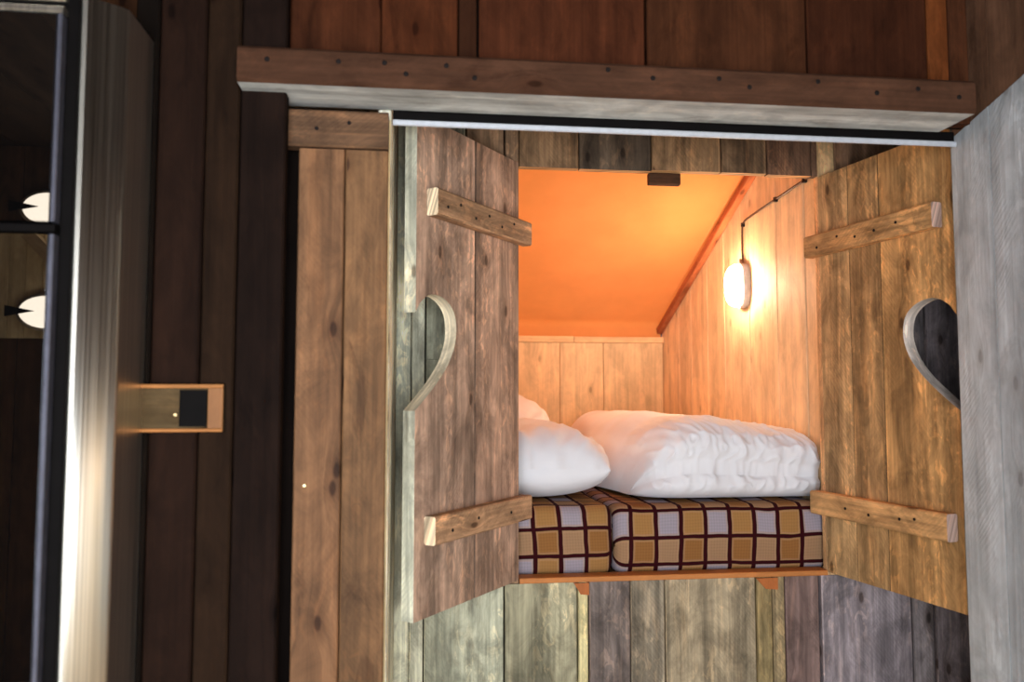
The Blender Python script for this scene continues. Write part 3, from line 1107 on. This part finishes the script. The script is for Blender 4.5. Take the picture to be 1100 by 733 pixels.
m.box(-0.72, -0.016, -0.012, -0.001, 0.02, ZT - .005)
m.build('door_seal', BLACK, cb)['label'] = 'black rubber seal'
for nm, z0, z1 in (('glass_door', 1.655, 2.035), ('glass_door', 0.06, 1.632)):
    m = MB()
    m.box(-0.70, -0.045, -0.034, -0.013, z0, z1, cham=.002)
    g = m.build(nm, GLASSB, cb)
    m = MB()
    m.box(-0.0445, -0.036, -0.036, -0.013, z0, z1, cham=.002)
    m.build('door_edge', EDGE, g)['label'] = 'thin metal door edge'
m = MB()
m.box(-0.72, -0.036, -0.034, -0.013, 1.636, 1.651, along='x')
m.build('cross_bar', BLACK, cb)['label'] = 'black bar between the doors'
m = MB()
m.box(-0.72, -0.036, -0.032, -0.013, 2.038, 2.052, along='x', cham=.003)
m.box(-0.72, -0.036, -0.026, -0.013, 2.064, 2.080, along='x', cham=.003)
m.build('top_trim', STEEL, cb)

# ---- what the dark glass mirrors: two oval lamps and a slanting brace on the far wall
def cam_ray(x, y):
    a, b = (x - 550) / F, (366.5 - y) / F
    fy, uz = math.cos(PITCH) - b * math.sin(PITCH), math.sin(PITCH) + b * math.cos(PITCH)
    return (a * math.cos(YAW) + fy * math.sin(YAW), -a * math.sin(YAW) + fy * math.cos(YAW), uz)


GY = CY - 0.034


def mirrored(x, y, depth=-3.445):
    d = cam_ray(x, y)
    t = (2 * GY - depth - CAM[1]) / d[1]
    return Vector((CAM[0] + t * d[0], depth, CAM[2] + t * d[2]))


for (px, py, lab) in ((52, 336, 'white oval lamp mirrored low in the dark glass, below the cross bar'),
                      (56, 226, 'white oval lamp mirrored high in the dark glass, above the cross bar')):
    c = mirrored(px, py)
    r = empty('oval_lamp', (c.x, -3.445, c.z))
    tag(r, lab, 'wall lamp')
    m = MB()
    oval(m, None, 0.137, 0.093, [(-0.008, 1.0), (-0.03, 1.0)], 36, 2.0)
    for v in m.v:
        v.x, v.y = v.y, -v.x
    m.build('lamp_base', LAMPBASE, r)
    m = MB()
    oval(m, None, 0.120, 0.078, [(-0.0305, 1.0), (-0.05, 0.95), (-0.065, 0.75), (-0.07, 0.4)], 36, 2.0)
    for v in m.v:
        v.x, v.y = v.y, -v.x
    m.build('lamp_shade', GLOW2, r)
    m = MB()
    m.poly([(-0.16, -0.026), (-0.16, 0.026), (-0.03, 0.0)], (0, 0.085, 0.0), (1, 0, 0), (0, 0, 1), (0, 1, 0), 0.012, (1, 1, 1, 1), (1, 1, 1, 1))
    m.build('bracket', BLACK, r)
a, b = mirrored(-6, 250), mirrored(80, 364)
m = MB()
for i in range(5):
    x0, x1 = a.x + (b.x - a.x) * i / 5, a.x + (b.x - a.x) * (i + 1) / 5
    m.box(min(x0, x1) + .001, max(x0, x1) - .001, -3.4448, -3.436, min(a.z, b.z), max(a.z, b.z), jit(S(246, 226, 182)))
struct(m.build('trim_4', WOODP))
a, b = mirrored(29, 257), mirrored(78, 308)
dd = (b - a)
m = MB()
m.prism(a + Vector((0, 0.0092, 0)), dd, dd.cross(Vector((0, 1, 0))).normalized() * 0.06, (0, 0.05, 0), S(236, 210, 170))
tag(m.build('slanting_brace', WOODP), 'pale slanting wooden brace mirrored in the dark glass', 'brace')

# =================================================================== LIGHT
def area(name, loc, rot, sx, sy, power, col):
    l = bpy.data.lights.new(name, 'AREA')
    l.shape = 'RECTANGLE'
    l.size, l.size_y = sx, sy
    l.energy = power
    l.color = col
    o = bpy.data.objects.new(name, l)
    COL.objects.link(o)
    o.location = loc
    o.rotation_euler = rot
    return o


area('daylight_through_window', (-0.25, -3.54, 1.10), (math.radians(90), 0, 0), 1.75, 1.55, 142.0, (0.84, 0.91, 1.0))
sl_ = bpy.data.lights.new('sun', 'SUN')
sl_.energy = 3.0
sl_.angle = math.radians(1.0)
sl_.color = (1.0, 0.95, 0.88)
so = bpy.data.objects.new('sun', sl_)
COL.objects.link(so)
so.rotation_euler = (math.radians(-38), math.radians(-12), 0)
# unseen warm lamp, added to light the room and brighten the steel
rw = empty('oval_lamp', (1.345, -2.25, 1.72))
tag(rw, 'added unseen warm oval lamp that brightens the steel cabinet side', 'wall lamp')
m = MB()
oval(m, None, 0.16, 0.24, [(0.002, 1.0), (-0.02, 1.0)], 32, 2.2)
m.build('lamp_base', LAMPBASE, rw)
m = MB()
oval(m, None, 0.15, 0.23, [(-0.0205, 1.0), (-0.05, 0.95), (-0.07, 0.75), (-0.08, 0.3)], 32, 2.2)
m.build('lamp_shade', emit_mat('added_warm_glow', (1.0, 0.66, 0.38, 1), 5.0), rw)

w = bpy.data.worlds.new('world')
sc.world = w
w.use_nodes = True
bg = w.node_tree.nodes['Background']
sky = w.node_tree.nodes.new('ShaderNodeTexSky')
sky.sky_type = 'HOSEK_WILKIE'
sky.sun_direction = (0.3, -0.5, 0.6)
w.node_tree.links.new(sky.outputs[0], bg.inputs[0])
bg.inputs[1].default_value = 0.25

vs = sc.view_settings
vs.view_transform = 'Standard'
vs.look = 'None'
vs.gamma = 1.0
vs.use_curve_mapping = False
vs.exposure = 0.0
sc.cycles.max_bounces = 8
sc.cycles.diffuse_bounces = 5
sc.cycles.sample_clamp_indirect = 4.0
